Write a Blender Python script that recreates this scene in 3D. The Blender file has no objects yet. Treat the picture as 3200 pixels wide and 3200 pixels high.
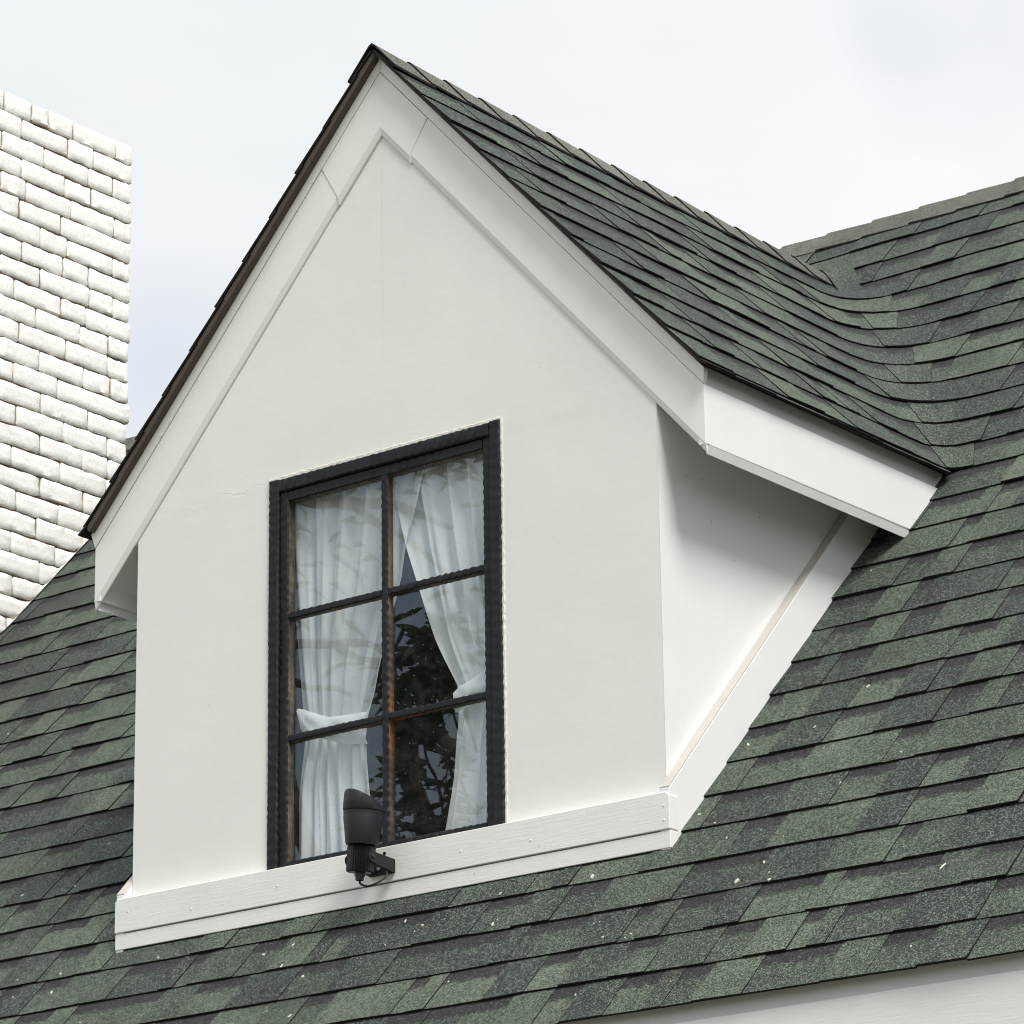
import bpy, math, random
from mathutils import Vector, Matrix, noise
import numpy as np
R = math.radians
random.seed(7)
S = bpy.context.scene
COL = S.collection

# ------------------------------------------------------------------ camera
def make_camera():
    yaw, pit, rol = 0.6616976, 0.3145431, -0.0144061
    d = Vector((-math.sin(yaw)*math.cos(pit), math.cos(yaw)*math.cos(pit), math.sin(pit)))
    rt = d.cross(Vector((0, 0, 1))).normalized(); up = rt.cross(d)
    rr = rt*math.cos(rol)+up*math.sin(rol); uu = -rt*math.sin(rol)+up*math.cos(rol)
    cam = bpy.data.cameras.new('camera'); o = bpy.data.objects.new('camera', cam); COL.objects.link(o)
    cam.sensor_width = 36; cam.lens = 12179.88/3200*36
    cam.clip_start = 0.1; cam.clip_end = 2000
    m = Matrix((rr, uu, -d)).transposed().to_4x4()
    m.translation = Vector((8.0415244, -8.4254291, -2.5466215))
    o.matrix_world = m
    S.camera = o
make_camera()

# ------------------------------------------------------------------ world: high thin overcast over a clear sky
SUN_DIR = Vector((0.55, -0.25, 0.80)).normalized()      # towards the sun
W = bpy.data.worlds.new("World"); S.world = W; W.use_nodes = True
def build_world():
    nt = W.node_tree; N = nt.nodes; L = nt.links; N.clear()
    out = N.new('ShaderNodeOutputWorld'); bg = N.new('ShaderNodeBackground'); bg2 = N.new('ShaderNodeBackground')
    sky = N.new('ShaderNodeTexSky'); sky.sky_type = 'NISHITA'; sky.sun_disc = False
    sky.sun_elevation = math.asin(SUN_DIR.z); sky.sun_rotation = math.atan2(SUN_DIR.x, SUN_DIR.y)
    bg.inputs[1].default_value = 0.12; L.new(sky.outputs[0], bg.inputs[0])
    tc = N.new('ShaderNodeTexCoord')
    mp = N.new('ShaderNodeMapping'); mp.inputs['Scale'].default_value = (1, 1, 1.9); mp.inputs['Location'].default_value = (3.1, 1.7, 0.4)
    L.new(tc.outputs['Generated'], mp.inputs[0])
    n1 = N.new('ShaderNodeTexNoise'); n1.inputs['Scale'].default_value = 4.2; n1.inputs['Detail'].default_value = 5; n1.inputs['Roughness'].default_value = .5
    L.new(mp.outputs[0], n1.inputs[0])
    # cloud tone: soft grey white mottling
    cr = N.new('ShaderNodeValToRGB'); cr.color_ramp.elements[0].position = .32; cr.color_ramp.elements[0].color = (.83, .865, .885, 1)
    cr.color_ramp.elements[1].position = .66; cr.color_ramp.elements[1].color = (.955, .965, .975, 1)
    L.new(n1.outputs[0], cr.inputs[0])
    # bright veil towards the zenith (as under any overcast)
    sx = N.new('ShaderNodeSeparateXYZ'); L.new(tc.outputs['Generated'], sx.inputs[0])
    mr = N.new('ShaderNodeMapRange'); mr.inputs[1].default_value = .34; mr.inputs[2].default_value = 1; mr.inputs[3].default_value = ZLO; mr.inputs[4].default_value = ZHI
    L.new(sx.outputs[2], mr.inputs[0])
    L.new(cr.outputs[0], bg2.inputs[0]); L.new(mr.outputs[0], bg2.inputs[1])
    # thin places in the cloud where blue comes through; one lies low to the left of the dormer
    n2 = N.new('ShaderNodeTexNoise'); n2.inputs['Scale'].default_value = 3.0; n2.inputs['Detail'].default_value = 4
    mp2 = N.new('ShaderNodeMapping'); mp2.inputs['Location'].default_value = (7.7, 2.2, 5.1); L.new(tc.outputs['Generated'], mp2.inputs[0]); L.new(mp2.outputs[0], n2.inputs[0])
    vd = N.new('ShaderNodeVectorMath'); vd.operation = 'DISTANCE'; L.new(tc.outputs['Generated'], vd.inputs[0])
    vd.inputs[1].default_value = THIN_DIR
    m2 = N.new('ShaderNodeMapRange'); m2.inputs[1].default_value = .0; m2.inputs[2].default_value = .048; m2.inputs[3].default_value = .22; m2.inputs[4].default_value = 0; m2.interpolation_type = 'SMOOTHSTEP'
    L.new(vd.outputs['Value'], m2.inputs[0])
    m3 = N.new('ShaderNodeMapRange'); m3.inputs[1].default_value = .60; m3.inputs[2].default_value = .74; m3.inputs[3].default_value = .0; m3.inputs[4].default_value = .5
    L.new(n2.outputs[0], m3.inputs[0])
    ad = N.new('ShaderNodeMath'); ad.operation = 'ADD'; ad.use_clamp = True; L.new(m2.outputs[0], ad.inputs[0]); L.new(m3.outputs[0], ad.inputs[1])
    vd2 = N.new('ShaderNodeVectorMath'); vd2.operation = 'DISTANCE'; L.new(tc.outputs['Generated'], vd2.inputs[0]); vd2.inputs[1].default_value = (-.64, -.70, .33)
    m4 = N.new('ShaderNodeMapRange'); m4.inputs[1].default_value = .03; m4.inputs[2].default_value = .30; m4.inputs[3].default_value = .6; m4.inputs[4].default_value = 0; m4.interpolation_type = 'SMOOTHSTEP'
    L.new(vd2.outputs['Value'], m4.inputs[0]); ad0 = ad; ad = N.new('ShaderNodeMath'); ad.operation = 'ADD'; ad.use_clamp = True; L.new(ad0.outputs[0], ad.inputs[0]); L.new(m4.outputs[0], ad.inputs[1])
    a2 = N.new('ShaderNodeMath'); a2.operation = 'ADD'; a2.use_clamp = True; a2.inputs[1].default_value = .03; L.new(ad.outputs[0], a2.inputs[0])
    mx = N.new('ShaderNodeMixShader'); L.new(a2.outputs[0], mx.inputs[0]); L.new(bg2.outputs[0], mx.inputs[1]); L.new(bg.outputs[0], mx.inputs[2])
    L.new(mx.outputs[0], out.inputs[0])
ZLO, ZHI = .835, 1.0
def _dir(u, v):
    yaw, pit, rol = 0.6616976, 0.3145431, -0.0144061
    d = Vector((-math.sin(yaw)*math.cos(pit), math.cos(yaw)*math.cos(pit), math.sin(pit)))
    rt = d.cross(Vector((0, 0, 1))).normalized(); up = rt.cross(d)
    return (d+rt*(u-1600)/12180-up*(v-1600)/12180).normalized()
THIN_DIR = _dir(520, 1180)[:]
build_world()

sun = bpy.data.lights.new('sun', 'SUN'); sun.energy = 3.1; sun.angle = R(22); sun.color = (1.0, .965, .92)
so = bpy.data.objects.new('sun', sun); COL.objects.link(so); so.rotation_euler = SUN_DIR.to_track_quat('Z', 'Y').to_euler()
so.location = (6, -4, 12)
S.view_settings.view_transform = 'Standard'; S.view_settings.look = 'None'; S.view_settings.gamma = 1
S.view_settings.use_curve_mapping = False; S.view_settings.exposure = 0.29
S.render.engine = 'CYCLES'
S.cycles.filter_width = 1.05; S.cycles.max_bounces = 8; S.cycles.transparent_max_bounces = 12; S.cycles.use_denoising = True; S.cycles.denoising_prefilter = 'ACCURATE'
S.cycles.caustics_reflective = False; S.cycles.caustics_refractive = False

# ------------------------------------------------------------------ helpers
def link(o, parent=None):
    COL.objects.link(o)
    if parent is not None: o.parent = parent
    return o
def empty(name, loc, label=None, cat=None, group=None, kind=None):
    o = bpy.data.objects.new(name, None); o.location = loc; o.empty_display_size = .2; COL.objects.link(o)
    tag(o, label, cat, group, kind); return o
def tag(o, label=None, cat=None, group=None, kind=None):
    if label: o['label'] = label
    if cat: o['category'] = cat
    if group: o['group'] = group
    if kind: o['kind'] = kind
    return o
BASE = {}
def world_base(p):
    b = Vector((0, 0, 0))
    while p is not None: b += p.location; p = p.parent
    return b
class MB:
    def __init__(s): s.v = []; s.f = []; s.m = []; s.at = {}
    def add(s, vs, fs, mi=0, **at):
        b = len(s.v); s.v.extend([tuple(x) for x in vs])
        for i, f in enumerate(fs):
            s.f.append(tuple(b+k for k in f)); s.m.append(mi[i] if isinstance(mi, (list, tuple)) else mi)
        for k, a in at.items():
            l = s.at.setdefault(k, []); l.extend([0.0]*(b-len(l))); l.extend(a if isinstance(a, (list, tuple)) else [a]*len(vs))
        return s
    def box(s, x0, x1, y0, y1, z0, z1, mi=0):
        v = [(x, y, z) for z in (z0, z1) for y in (y0, y1) for x in (x0, x1)]
        return s.add(v, [(0, 2, 3, 1), (4, 5, 7, 6), (0, 1, 5, 4), (2, 6, 7, 3), (0, 4, 6, 2), (1, 3, 7, 5)], mi)
    def prism(s, poly, ax, a0, a1, mi=0):
        """extrude a 2-D polygon (list of pairs) along axis ax from a0 to a1"""
        def P(p, a):
            return {0: (a, p[0], p[1]), 1: (p[0], a, p[1]), 2: (p[0], p[1], a)}[ax]
        n = len(poly); v = [P(p, a0) for p in poly]+[P(p, a1) for p in poly]
        f = [tuple(range(n)), tuple(range(2*n-1, n-1, -1))]+[(i, (i+1) % n+0, (i+1) % n+n, i+n)[::-1] for i in range(n)]
        return s.add(v, f, mi)
    def tube(s, pts, rad, seg=10, mi=0, cap=True):
        pts = [Vector(p) for p in pts]; n = len(pts)
        rad = rad if isinstance(rad, (list, tuple)) else [rad]*n
        t0 = (pts[1]-pts[0]).normalized(); a = t0.orthogonal().normalized()
        v = []
        for i, p in enumerate(pts):
            t = (pts[min(i+1, n-1)]-pts[max(i-1, 0)]).normalized()
            a = (a-t*a.dot(t)).normalized(); b = t.cross(a)
            for k in range(seg):
                an = 2*math.pi*k/seg; v.append(p+(a*math.cos(an)+b*math.sin(an))*rad[i])
        f = []
        for i in range(n-1):
            for k in range(seg):
                k2 = (k+1) % seg; f.append((i*seg+k, i*seg+k2, (i+1)*seg+k2, (i+1)*seg+k))
        if cap: f.append(tuple(range(seg))[::-1]); f.append(tuple((n-1)*seg+k for k in range(seg)))
        return s.add(v, f, mi)
    def build(s, name, mats, parent=None, smooth=False, bevel=0, fix=True, auto=None):
        me = bpy.data.meshes.new(name)
        b = world_base(parent)
        me.from_pydata([(x[0]-b.x, x[1]-b.y, x[2]-b.z) for x in s.v], [], s.f)
        for m in (mats if isinstance(mats, (list, tuple)) else [mats]): me.materials.append(m)
        if any(s.m): me.polygons.foreach_set('material_index', s.m)
        for k, a in s.at.items():
            a = list(a)+[0.0]*(len(s.v)-len(a))
            at = me.attributes.new(k, 'FLOAT', 'POINT'); at.data.foreach_set('value', a)
        if fix:
            import bmesh
            bm = bmesh.new(); bm.from_mesh(me); bmesh.ops.recalc_face_normals(bm, faces=bm.faces); bm.to_mesh(me); bm.free()
        if smooth: me.polygons.foreach_set('use_smooth', [True]*len(me.polygons))
        me.update()
        o = bpy.data.objects.new(name, me); link(o, parent)
        if bevel:
            mo = o.modifiers.new('bevel', 'BEVEL'); mo.width = bevel; mo.segments = 2; mo.limit_method = 'ANGLE'; mo.angle_limit = R(40)
            if smooth is None: pass
        if auto:
            me.polygons.foreach_set('use_smooth', [True]*len(me.polygons))
            me.set_sharp_from_angle(angle=R(auto))
        return o

# ------------------------------------------------------------------ materials
def new_mat(name):
    m = bpy.data.materials.new(name); m.use_nodes = True
    nt = m.node_tree; b = nt.nodes['Principled BSDF']; return m, nt, b
def nd(nt, t, **kw):
    n = nt.nodes.new(t)
    for k, v in kw.items():
        if k in ('inputs',):
            for a, b in v.items(): n.inputs[a].default_value = b
        else: setattr(n, k, v)
    return n
def geo_pos(nt): return nd(nt, 'ShaderNodeNewGeometry').outputs['Position']
def noise_n(nt, vec, scale, detail=2, rough=.5, stretch=None):
    if stretch:
        mp = nd(nt, 'ShaderNodeMapping'); mp.inputs['Scale'].default_value = stretch; nt.links.new(vec, mp.inputs[0]); vec = mp.outputs[0]
    n = nd(nt, 'ShaderNodeTexNoise', inputs={'Scale': scale, 'Detail': detail, 'Roughness': rough}); nt.links.new(vec, n.inputs['Vector']); return n.outputs[0]
def ramp(nt, fac, stops, interp='LINEAR'):
    r = nd(nt, 'ShaderNodeValToRGB'); r.color_ramp.interpolation = interp
    e = r.color_ramp.elements
    while len(e) < len(stops): e.new(.5)
    for i, (p, c) in enumerate(stops): e[i].position = p; e[i].color = (*c, 1) if len(c) == 3 else c
    nt.links.new(fac, r.inputs[0]); return r.outputs[0]
def mapr(nt, v, a, b, c, d, smooth=False):
    m = nd(nt, 'ShaderNodeMapRange', inputs={1: a, 2: b, 3: c, 4: d})
    if smooth: m.interpolation_type = 'SMOOTHSTEP'
    nt.links.new(v, m.inputs[0]); return m.outputs[0]
def mix(nt, f, a, b, mode='MIX'):
    m = nd(nt, 'ShaderNodeMix', data_type='RGBA', blend_type=mode)
    for s, v in ((0, f), (6, a), (7, b)):
        if isinstance(v, (int, float)): m.inputs[s].default_value = v
        elif isinstance(v, tuple): m.inputs[s].default_value = (*v, 1) if len(v) == 3 else v
        else: nt.links.new(v, m.inputs[s])
    return m.outputs[2]
def math_n(nt, op, a, b=None, clamp=False):
    m = nd(nt, 'ShaderNodeMath', operation=op, use_clamp=clamp)
    for i, v in enumerate((a, b)):
        if v is None: continue
        if isinstance(v, (int, float)): m.inputs[i].default_value = v
        else: nt.links.new(v, m.inputs[i])
    return m.outputs[0]
def bump(nt, bsdf, h, strength, dist):
    b = nd(nt, 'ShaderNodeBump', inputs={'Strength': strength, 'Distance': dist}); nt.links.new(h, b.inputs['Height']); nt.links.new(b.outputs[0], bsdf.inputs['Normal'])

def mat_shingle(name, ridge=False):
    m, nt, b = new_mat(name); L = nt.links
    pos = geo_pos(nt)
    tone = nd(nt, 'ShaderNodeAttribute', attribute_name='tone').outputs['Fac']
    vv = nd(nt, 'ShaderNodeAttribute', attribute_name='vv').outputs['Fac']
    rec = nd(nt, 'ShaderNodeAttribute', attribute_name='rec').outputs['Fac']
    # blend between granule colour drops inside a strip
    drift = mapr(nt, noise_n(nt, pos, 5.5, 2, .5), .3, .7, -.17, .17)
    tn = math_n(nt, 'ADD', tone, drift)
    if ridge:
        base = ramp(nt, tn, [(0, (.070, .074, .062)), (.5, (.105, .105, .088)), (1, (.13, .118, .105))])  # caps lighter and greyer: sheen of the grazing view put into the colour
    else:
        base = ramp(nt, tn, [(0, (.020, .024, .0245)), (.22, (.028, .034, .031)), (.5, (.043, .055, .044)), (.78, (.068, .087, .064)), (1, (.090, .108, .078))])
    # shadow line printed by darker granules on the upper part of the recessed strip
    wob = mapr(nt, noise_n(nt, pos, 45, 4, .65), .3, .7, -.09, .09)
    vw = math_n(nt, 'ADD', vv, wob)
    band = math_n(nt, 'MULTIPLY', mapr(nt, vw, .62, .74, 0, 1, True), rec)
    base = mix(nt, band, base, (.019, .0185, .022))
    # granules
    vor = nd(nt, 'ShaderNodeTexVoronoi', inputs={'Scale': 300.0, 'Randomness': 1.0}); L.new(pos, vor.inputs['Vector'])
    sep = nd(nt, 'ShaderNodeSeparateColor'); L.new(vor.outputs['Color'], sep.inputs[0])
    g1 = nd(nt, 'ShaderNodeSeparateColor'); L.new(ramp(nt, sep.outputs[0], [(0, (.16,)*3), (.28, (.24,)*3), (.40, (.42,)*3), (.72, (.5,)*3), (.84, (1,)*3)]), g1.inputs[0]); g1 = math_n(nt, 'MULTIPLY', g1.outputs[0], 1.9)
    g2 = mapr(nt, noise_n(nt, pos, 120, 3, .7), .3, .7, .72, 1.28)
    g = math_n(nt, 'MULTIPLY', g1, g2)
    gc = nd(nt, 'ShaderNodeCombineColor'); 
    for i in range(3): L.new(g, gc.inputs[i])
    base = mix(nt, 1.0, base, gc.outputs[0], 'MULTIPLY')
    pale = math_n(nt, 'MULTIPLY', mapr(nt, sep.outputs[1], .80, .86, 0, 1), mapr(nt, band, 0, 1, .62, .08))
    base = mix(nt, pale, base, (.20, .27, .20))
    tan = mapr(nt, sep.outputs[2], .93, .95, 0, .5)
    base = mix(nt, tan, base, (.20, .19, .14))
    # weathering: soot streaks running with the slope
    st = mapr(nt, noise_n(nt, pos, 2.2, 4, .6, (1.6, .7, .7)), .35, .7, .82, 1.1)
    sc = nd(nt, 'ShaderNodeCombineColor')
    for i in range(3): L.new(st, sc.inputs[i])
    base = mix(nt, 1.0, base, sc.outputs[0], 'MULTIPLY')
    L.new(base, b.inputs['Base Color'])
    b.inputs['Roughness'].default_value = .82; b.inputs['Specular IOR Level'].default_value = .35
    bump(nt, b, g, .55, .0025)
    return m
def mat_paint(name, col, rough=.45, seams=False, grain=False):
    m, nt, b = new_mat(name); L = nt.links; pos = geo_pos(nt)
    big = noise_n(nt, pos, 1.7, 4, .6); c = mix(nt, mapr(nt, big, .3, .7, 0, 1), tuple(x*.965 for x in col), tuple(min(1, x*1.02) for x in col))
    dirt = mapr(nt, noise_n(nt, pos, 9, 5, .7, (1, 1, .35)), .62, .85, 0, .10)
    c = mix(nt, dirt, c, (.50, .47, .40))
    sp = nd(nt, 'ShaderNodeTexVoronoi', inputs={'Scale': 7.0}); L.new(pos, sp.inputs['Vector'])
    spk = mapr(nt, sp.outputs['Distance'], .018, .04, .55, 0); c = mix(nt, spk, c, (.42, .38, .31))
    h = noise_n(nt, pos, 35, 4, .55)
    h = math_n(nt, 'MULTIPLY', h, .45)
    c = mix(nt, mapr(nt, noise_n(nt, pos, 5, 6, .7, (1, 1, .25)), .5, .8, 0, .10), c, (.62, .61, .56))
    if grain:
        gr = noise_n(nt, pos, 9, 4, .6, (1.2, 1.2, 26)); h = math_n(nt, 'ADD', h, math_n(nt, 'MULTIPLY', gr, .55))
        c = mix(nt, mapr(nt, gr, .35, .75, .0, .10), c, (.60, .60, .57))
    big2 = math_n(nt, 'MULTIPLY', noise_n(nt, pos, 3, 2, .5), 3.0); h = math_n(nt, 'ADD', h, big2)
    if seams:
        # filled joints of the wall boards: one horizontal, one upright under the apex, hairline cracks
        sx = nd(nt, 'ShaderNodeSeparateXYZ'); L.new(pos, sx.inputs[0])
        wn = mapr(nt, noise_n(nt, pos, 3.2, 5, .65), .3, .7, -.035, .035)
        zz = math_n(nt, 'ADD', math_n(nt, 'SUBTRACT', sx.outputs[2], 1.215), wn)
        l1 = mapr(nt, math_n(nt, 'ABSOLUTE', zz), .0005, .0032, 1, 0)
        br = mapr(nt, noise_n(nt, pos, 4, 2, .5, (1, 1, .1)), .46, .56, 0, 1); l1 = math_n(nt, 'MULTIPLY', l1, br)
        wx = mapr(nt, noise_n(nt, pos, 2.0, 3, .5), .3, .7, -.006, .006)
        xx = math_n(nt, 'ADD', math_n(nt, 'SUBTRACT', sx.outputs[0], .992), wx)
        l2 = mapr(nt, math_n(nt, 'ABSOLUTE', xx), .0004, .0025, 1, 0)
        up = mapr(nt, sx.outputs[2], 1.25, 1.6, 0, 1); l2 = math_n(nt, 'MULTIPLY', l2, up)
        ln = math_n(nt, 'MAXIMUM', l1, l2)
        c = mix(nt, math_n(nt, 'MULTIPLY', ln, .08), c, (.40, .37, .31))
        h = math_n(nt, 'SUBTRACT', h, math_n(nt, 'MULTIPLY', ln, .25))
        # trowel ridges either side of the joint
        rd = mapr(nt, math_n(nt, 'ABSOLUTE', zz), .0, .05, 1, 0, True); h = math_n(nt, 'ADD', h, math_n(nt, 'MULTIPLY', rd, .35))
    L.new(c, b.inputs['Base Color']); b.inputs['Roughness'].default_value = rough; b.inputs['Specular IOR Level'].default_value = .35
    bump(nt, b, h, .35, .003)
    return m
def mat_plain(name, col, rough=.6, spec=.4, nscale=40, var=.25, bstr=.2, bdist=.002):
    m, nt, b = new_mat(name); L = nt.links; pos = geo_pos(nt)
    n = noise_n(nt, pos, nscale, 4, .6)
    L.new(mix(nt, n, tuple(x*(1-var) for x in col), tuple(x*(1+var) for x in col)), b.inputs['Base Color'])
    b.inputs['Roughness'].default_value = rough; b.inputs['Specular IOR Level'].default_value = spec
    bump(nt, b, n, bstr, bdist); return m
def mat_brick():
    m, nt, b = new_mat('whitewashed_brick'); L = nt.links; pos = geo_pos(nt)
    n = noise_n(nt, pos, 42, 6, .62, (1, 1.5, 1)); big = noise_n(nt, pos, 3, 3, .5)
    c = ramp(nt, n, [(.28, (.70, .68, .64)), (.40, (.81, .80, .77)), (.6, (.86, .85, .825)), (.8, (.84, .83, .80))])
    pit = mapr(nt, noise_n(nt, pos, 75, 4, .75, (1, 1.6, 1)), .66, .74, 0, .75)
    c = mix(nt, pit, c, (.50, .47, .42))
    c = mix(nt, mapr(nt, big, .45, .75, 0, .22), c, (.74, .67, .58))
    ed = nd(nt, 'ShaderNodeAttribute', attribute_name='edge').outputs['Fac']
    c = mix(nt, mapr(nt, ed, 0, 1, 0, .9), c, (.42, .33, .235))
    L.new(c, b.inputs['Base Color']); b.inputs['Roughness'].default_value = .9; b.inputs['Specular IOR Level'].default_value = .2
    h = math_n(nt, 'ADD', n, math_n(nt, 'MULTIPLY', noise_n(nt, pos, 120, 3, .6), .3)); h = math_n(nt, 'SUBTRACT', h, math_n(nt, 'MULTIPLY', pit, .5))
    bump(nt, b, h, .42, .007); return m
def mat_frame():
    m, nt, b = new_mat('black_painted_frame'); L = nt.links; pos = geo_pos(nt)
    n = noise_n(nt, pos, 30, 4, .6)
    c = ramp(nt, n, [(.3, (.006, .007, .009)), (.7, (.014, .0155, .019))])
    w = mapr(nt, noise_n(nt, pos, 55, 5, .7, (1, 1, .4)), .66, .72, 0, .45)
    c = mix(nt, w, c, (.16, .12, .09))
    L.new(c, b.inputs['Base Color']); b.inputs['Roughness'].default_value = .5; b.inputs['Specular IOR Level'].default_value = .25
    bump(nt, b, n, .5, .004); return m
def mat_bare_wood():
    m, nt, b = new_mat('worn_putty_wood'); L = nt.links; pos = geo_pos(nt)
    n = noise_n(nt, pos, 22, 5, .65, (1, 1, .3))
    c = ramp(nt, n, [(.30, (.020, .017, .015)), (.46, (.055, .042, .032)), (.62, (.15, .115, .085)), (.8, (.23, .20, .16))])
    # rust bleeding from the middle of the lower bar
    vd = nd(nt, 'ShaderNodeVectorMath', operation='DISTANCE'); L.new(pos, vd.inputs[0]); vd.inputs[1].default_value = (1.03, .01, .385)
    rs = mapr(nt, vd.outputs['Value'], .02, .17, 1, 0, True)
    c = mix(nt, rs, c, (.22, .085, .022))
    L.new(c, b.inputs['Base Color']); b.inputs['Roughness'].default_value = .7; bump(nt, b, n, .5, .003); return m
def mat_glass():
    m = bpy.data.materials.new('window_glass'); m.use_nodes = True; nt = m.node_tree; nt.nodes.clear(); L = nt.links
    out = nd(nt, 'ShaderNodeOutputMaterial'); tr = nd(nt, 'ShaderNodeBsdfTransparent'); tr.inputs[0].default_value = (.985, .995, .992, 1)
    gl = nd(nt, 'ShaderNodeBsdfGlossy'); gl.inputs['Roughness'].default_value = .0; gl.inputs['Color'].default_value = (.92, .97, 1, 1)
    lw = nd(nt, 'ShaderNodeLayerWeight', inputs={'Blend': .5})
    p = math_n(nt, 'POWER', lw.outputs['Facing'], 5.0); f = math_n(nt, 'ADD', math_n(nt, 'MULTIPLY', p, .955), .062)
    pos = geo_pos(nt); bp = nd(nt, 'ShaderNodeBump', inputs={'Strength': .05, 'Distance': .004}); L.new(noise_n(nt, pos, 5, 2, .4), bp.inputs['Height']); L.new(bp.outputs[0], gl.inputs['Normal'])
    # dust film: thicker in the corners and in specks
    dif = nd(nt, 'ShaderNodeBsdfDiffuse'); dif.inputs[0].default_value = (.55, .56, .52, 1)
    dn = mapr(nt, noise_n(nt, pos, 18, 5, .7), .45, .9, .006, .05)
    v = nd(nt, 'ShaderNodeTexVoronoi', inputs={'Scale': 38.0}); L.new(pos, v.inputs['Vector'])
    sp = mapr(nt, v.outputs['Distance'], .05, .09, .35, 0); dn = math_n(nt, 'MAXIMUM', dn, sp)
    m1 = nd(nt, 'ShaderNodeMixShader'); L.new(dn, m1.inputs[0]); L.new(tr.outputs[0], m1.inputs[1]); L.new(dif.outputs[0], m1.inputs[2])
    m2 = nd(nt, 'ShaderNodeMixShader'); L.new(f, m2.inputs[0]); L.new(m1.outputs[0], m2.inputs[1]); L.new(gl.outputs[0], m2.inputs[2])
    L.new(m2.outputs[0], out.inputs[0]); return m
def mat_curtain():
    m = bpy.data.materials.new('white_curtain_cloth'); m.use_nodes = True; nt = m.node_tree; nt.nodes.clear(); L = nt.links
    out = nd(nt, 'ShaderNodeOutputMaterial'); d = nd(nt, 'ShaderNodeBsdfDiffuse'); t = nd(nt, 'ShaderNodeBsdfTranslucent')
    pos = geo_pos(nt); n = noise_n(nt, pos, 14, 3, .5)
    c = mix(nt, n, (.86, .905, .925), (.91, .94, .95)); L.new(c, d.inputs[0]); t.inputs[0].default_value = (.8, .83, .84, 1)
    bp = nd(nt, 'ShaderNodeBump', inputs={'Strength': .3, 'Distance': .003}); L.new(noise_n(nt, pos, 60, 3, .6, (1, 1, .15)), bp.inputs['Height']); L.new(bp.outputs[0], d.inputs['Normal'])
    mx = nd(nt, 'ShaderNodeMixShader'); mx.inputs[0].default_value = .16; L.new(d.outputs[0], mx.inputs[1]); L.new(t.outputs[0], mx.inputs[2]); L.new(mx.outputs[0], out.inputs[0]); return m
M = dict(
    shingle=mat_shingle('green_granule_shingle'), ridge=mat_shingle('ridge_granule_shingle', True),
    butt=mat_plain('asphalt_edge', (.014, .012, .011), .85, .2, 90, .4),
    wall=mat_paint('ivory_wall_paint', (.775, .775, .74), .55, seams=True), trim=mat_paint('ivory_trim_paint', (.785, .785, .75), .42),
    board=mat_paint('grained_board_paint', (.80, .80, .775), .42, grain=True), cheek=mat_paint('white_side_paint', (.775, .78, .775), .6),
    felt=mat_plain('brown_felt_underside', (.085, .070, .058), .8, .2, 60, .35), deck=mat_plain('roof_deck', (.05, .042, .036), .9, .2, 20, .3),
    brick=mat_brick(), mortar=mat_plain('chimney_core', (.20, .15, .11), .95, .1, 30, .4, .5, .006),
    bead=mat_plain('beige_caulk', (.50, .475, .435), .7, .2, 20, .08), frame=mat_frame(), wood=mat_bare_wood(), caulk=mat_plain('flaking_white_edge', (.66, .65, .59), .7, .3, 90, .15, .6, .004),
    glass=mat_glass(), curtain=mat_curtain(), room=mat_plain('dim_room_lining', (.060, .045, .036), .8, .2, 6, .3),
    lamp=mat_plain('black_lamp_metal', (.013, .0138, .0165), .5, .35, 160, .15, .15, .0006), lamp_fin=mat_plain('black_heatsink', (.012, .0125, .0145), .38, .5, 120, .2),
    steel=mat_plain('screw_steel', (.25, .24, .22), .45, .5), cable=mat_plain('cable_rubber', (.015, .015, .015), .6),
    splat=mat_plain('bird_dropping', (.62, .60, .52), .8, .2, 200, .2), ground=mat_plain('lawn_ground', (.13, .13, .10), .95, .1, .8, .3),
    leaf=mat_plain('leaf_green', (.035, .06, .022), .5, .3, 8, .3), bark=mat_plain('bark_grey', (.10, .085, .07), .9, .1, 12, .3),
)

# ------------------------------------------------------------------ roof geometry
TA = 1.0588633; ZA = -0.1323           # main roof: z = ZA + TA*y
TD = 1.095; ZR = 2.510                  # dormer roof: z = ZR - TD*|x-1|
EXP = .12032; Z0 = -.1083               # course height and level of course 0 (as z)
YR = 2.789; ZRIDGE = ZA+TA*YR
SM, CM = math.sin(math.atan(TA)), math.cos(math.atan(TA))
SD, CD = math.sin(math.atan(TD)), math.cos(math.atan(TD))
FRONT = -.052                           # front edge of the dormer shingles
def zk(k): return Z0+EXP*k
def XV(z): return max(1.004, 1+(ZR-z)/TD)           # valley corner in plan (right side)
def YV(z): return (z-ZA)/TA
def frad(z):
    t = (z-1.197)/(.42); t = max(0, min(1, t)); t = t*t*(3-2*t)
    r = .05+.22*t
    return max(.02, min(r, (XV(z)-1)*.9+.05)) 
def contour(z, s):
    """point of the level line z of the woven roof at parameter s (s>0 on the main roof, s<0 on the dormer slope)"""
    X, Y, r = XV(z), YV(z), frad(z)
    if s >= r: return Vector((X+s, Y, z)), Vector((0, -SM, CM))
    if s <= -r: return Vector((X, Y+s, z)), Vector((SD, 0, CD))
    t = (s+r)/(2*r)                     # quadratic bezier (X,Y-r) -> (X,Y) -> (X+r,Y)
    p = Vector((X+r*t*t, Y-r*(1-t)**2, z))
    n = Vector((SD*(1-t), -SM*t, (CD+CM)/2)).normalized()
    return p, n
def follow(z0, z1, s):
    """where the straight up-slope line from level z0, parameter s meets level z1"""
    w = max(-1, min(1, s/.30)); w = w*(1.5-.5*w*w)
    dm = XV(z0)-XV(z1); dd = YV(z0)-YV(z1)
    return s+(dm*max(w, 0) - dd*min(w, 0)*-1 if w >= 0 else s*0+(dd*(-w)))
tri_count = 0
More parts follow.
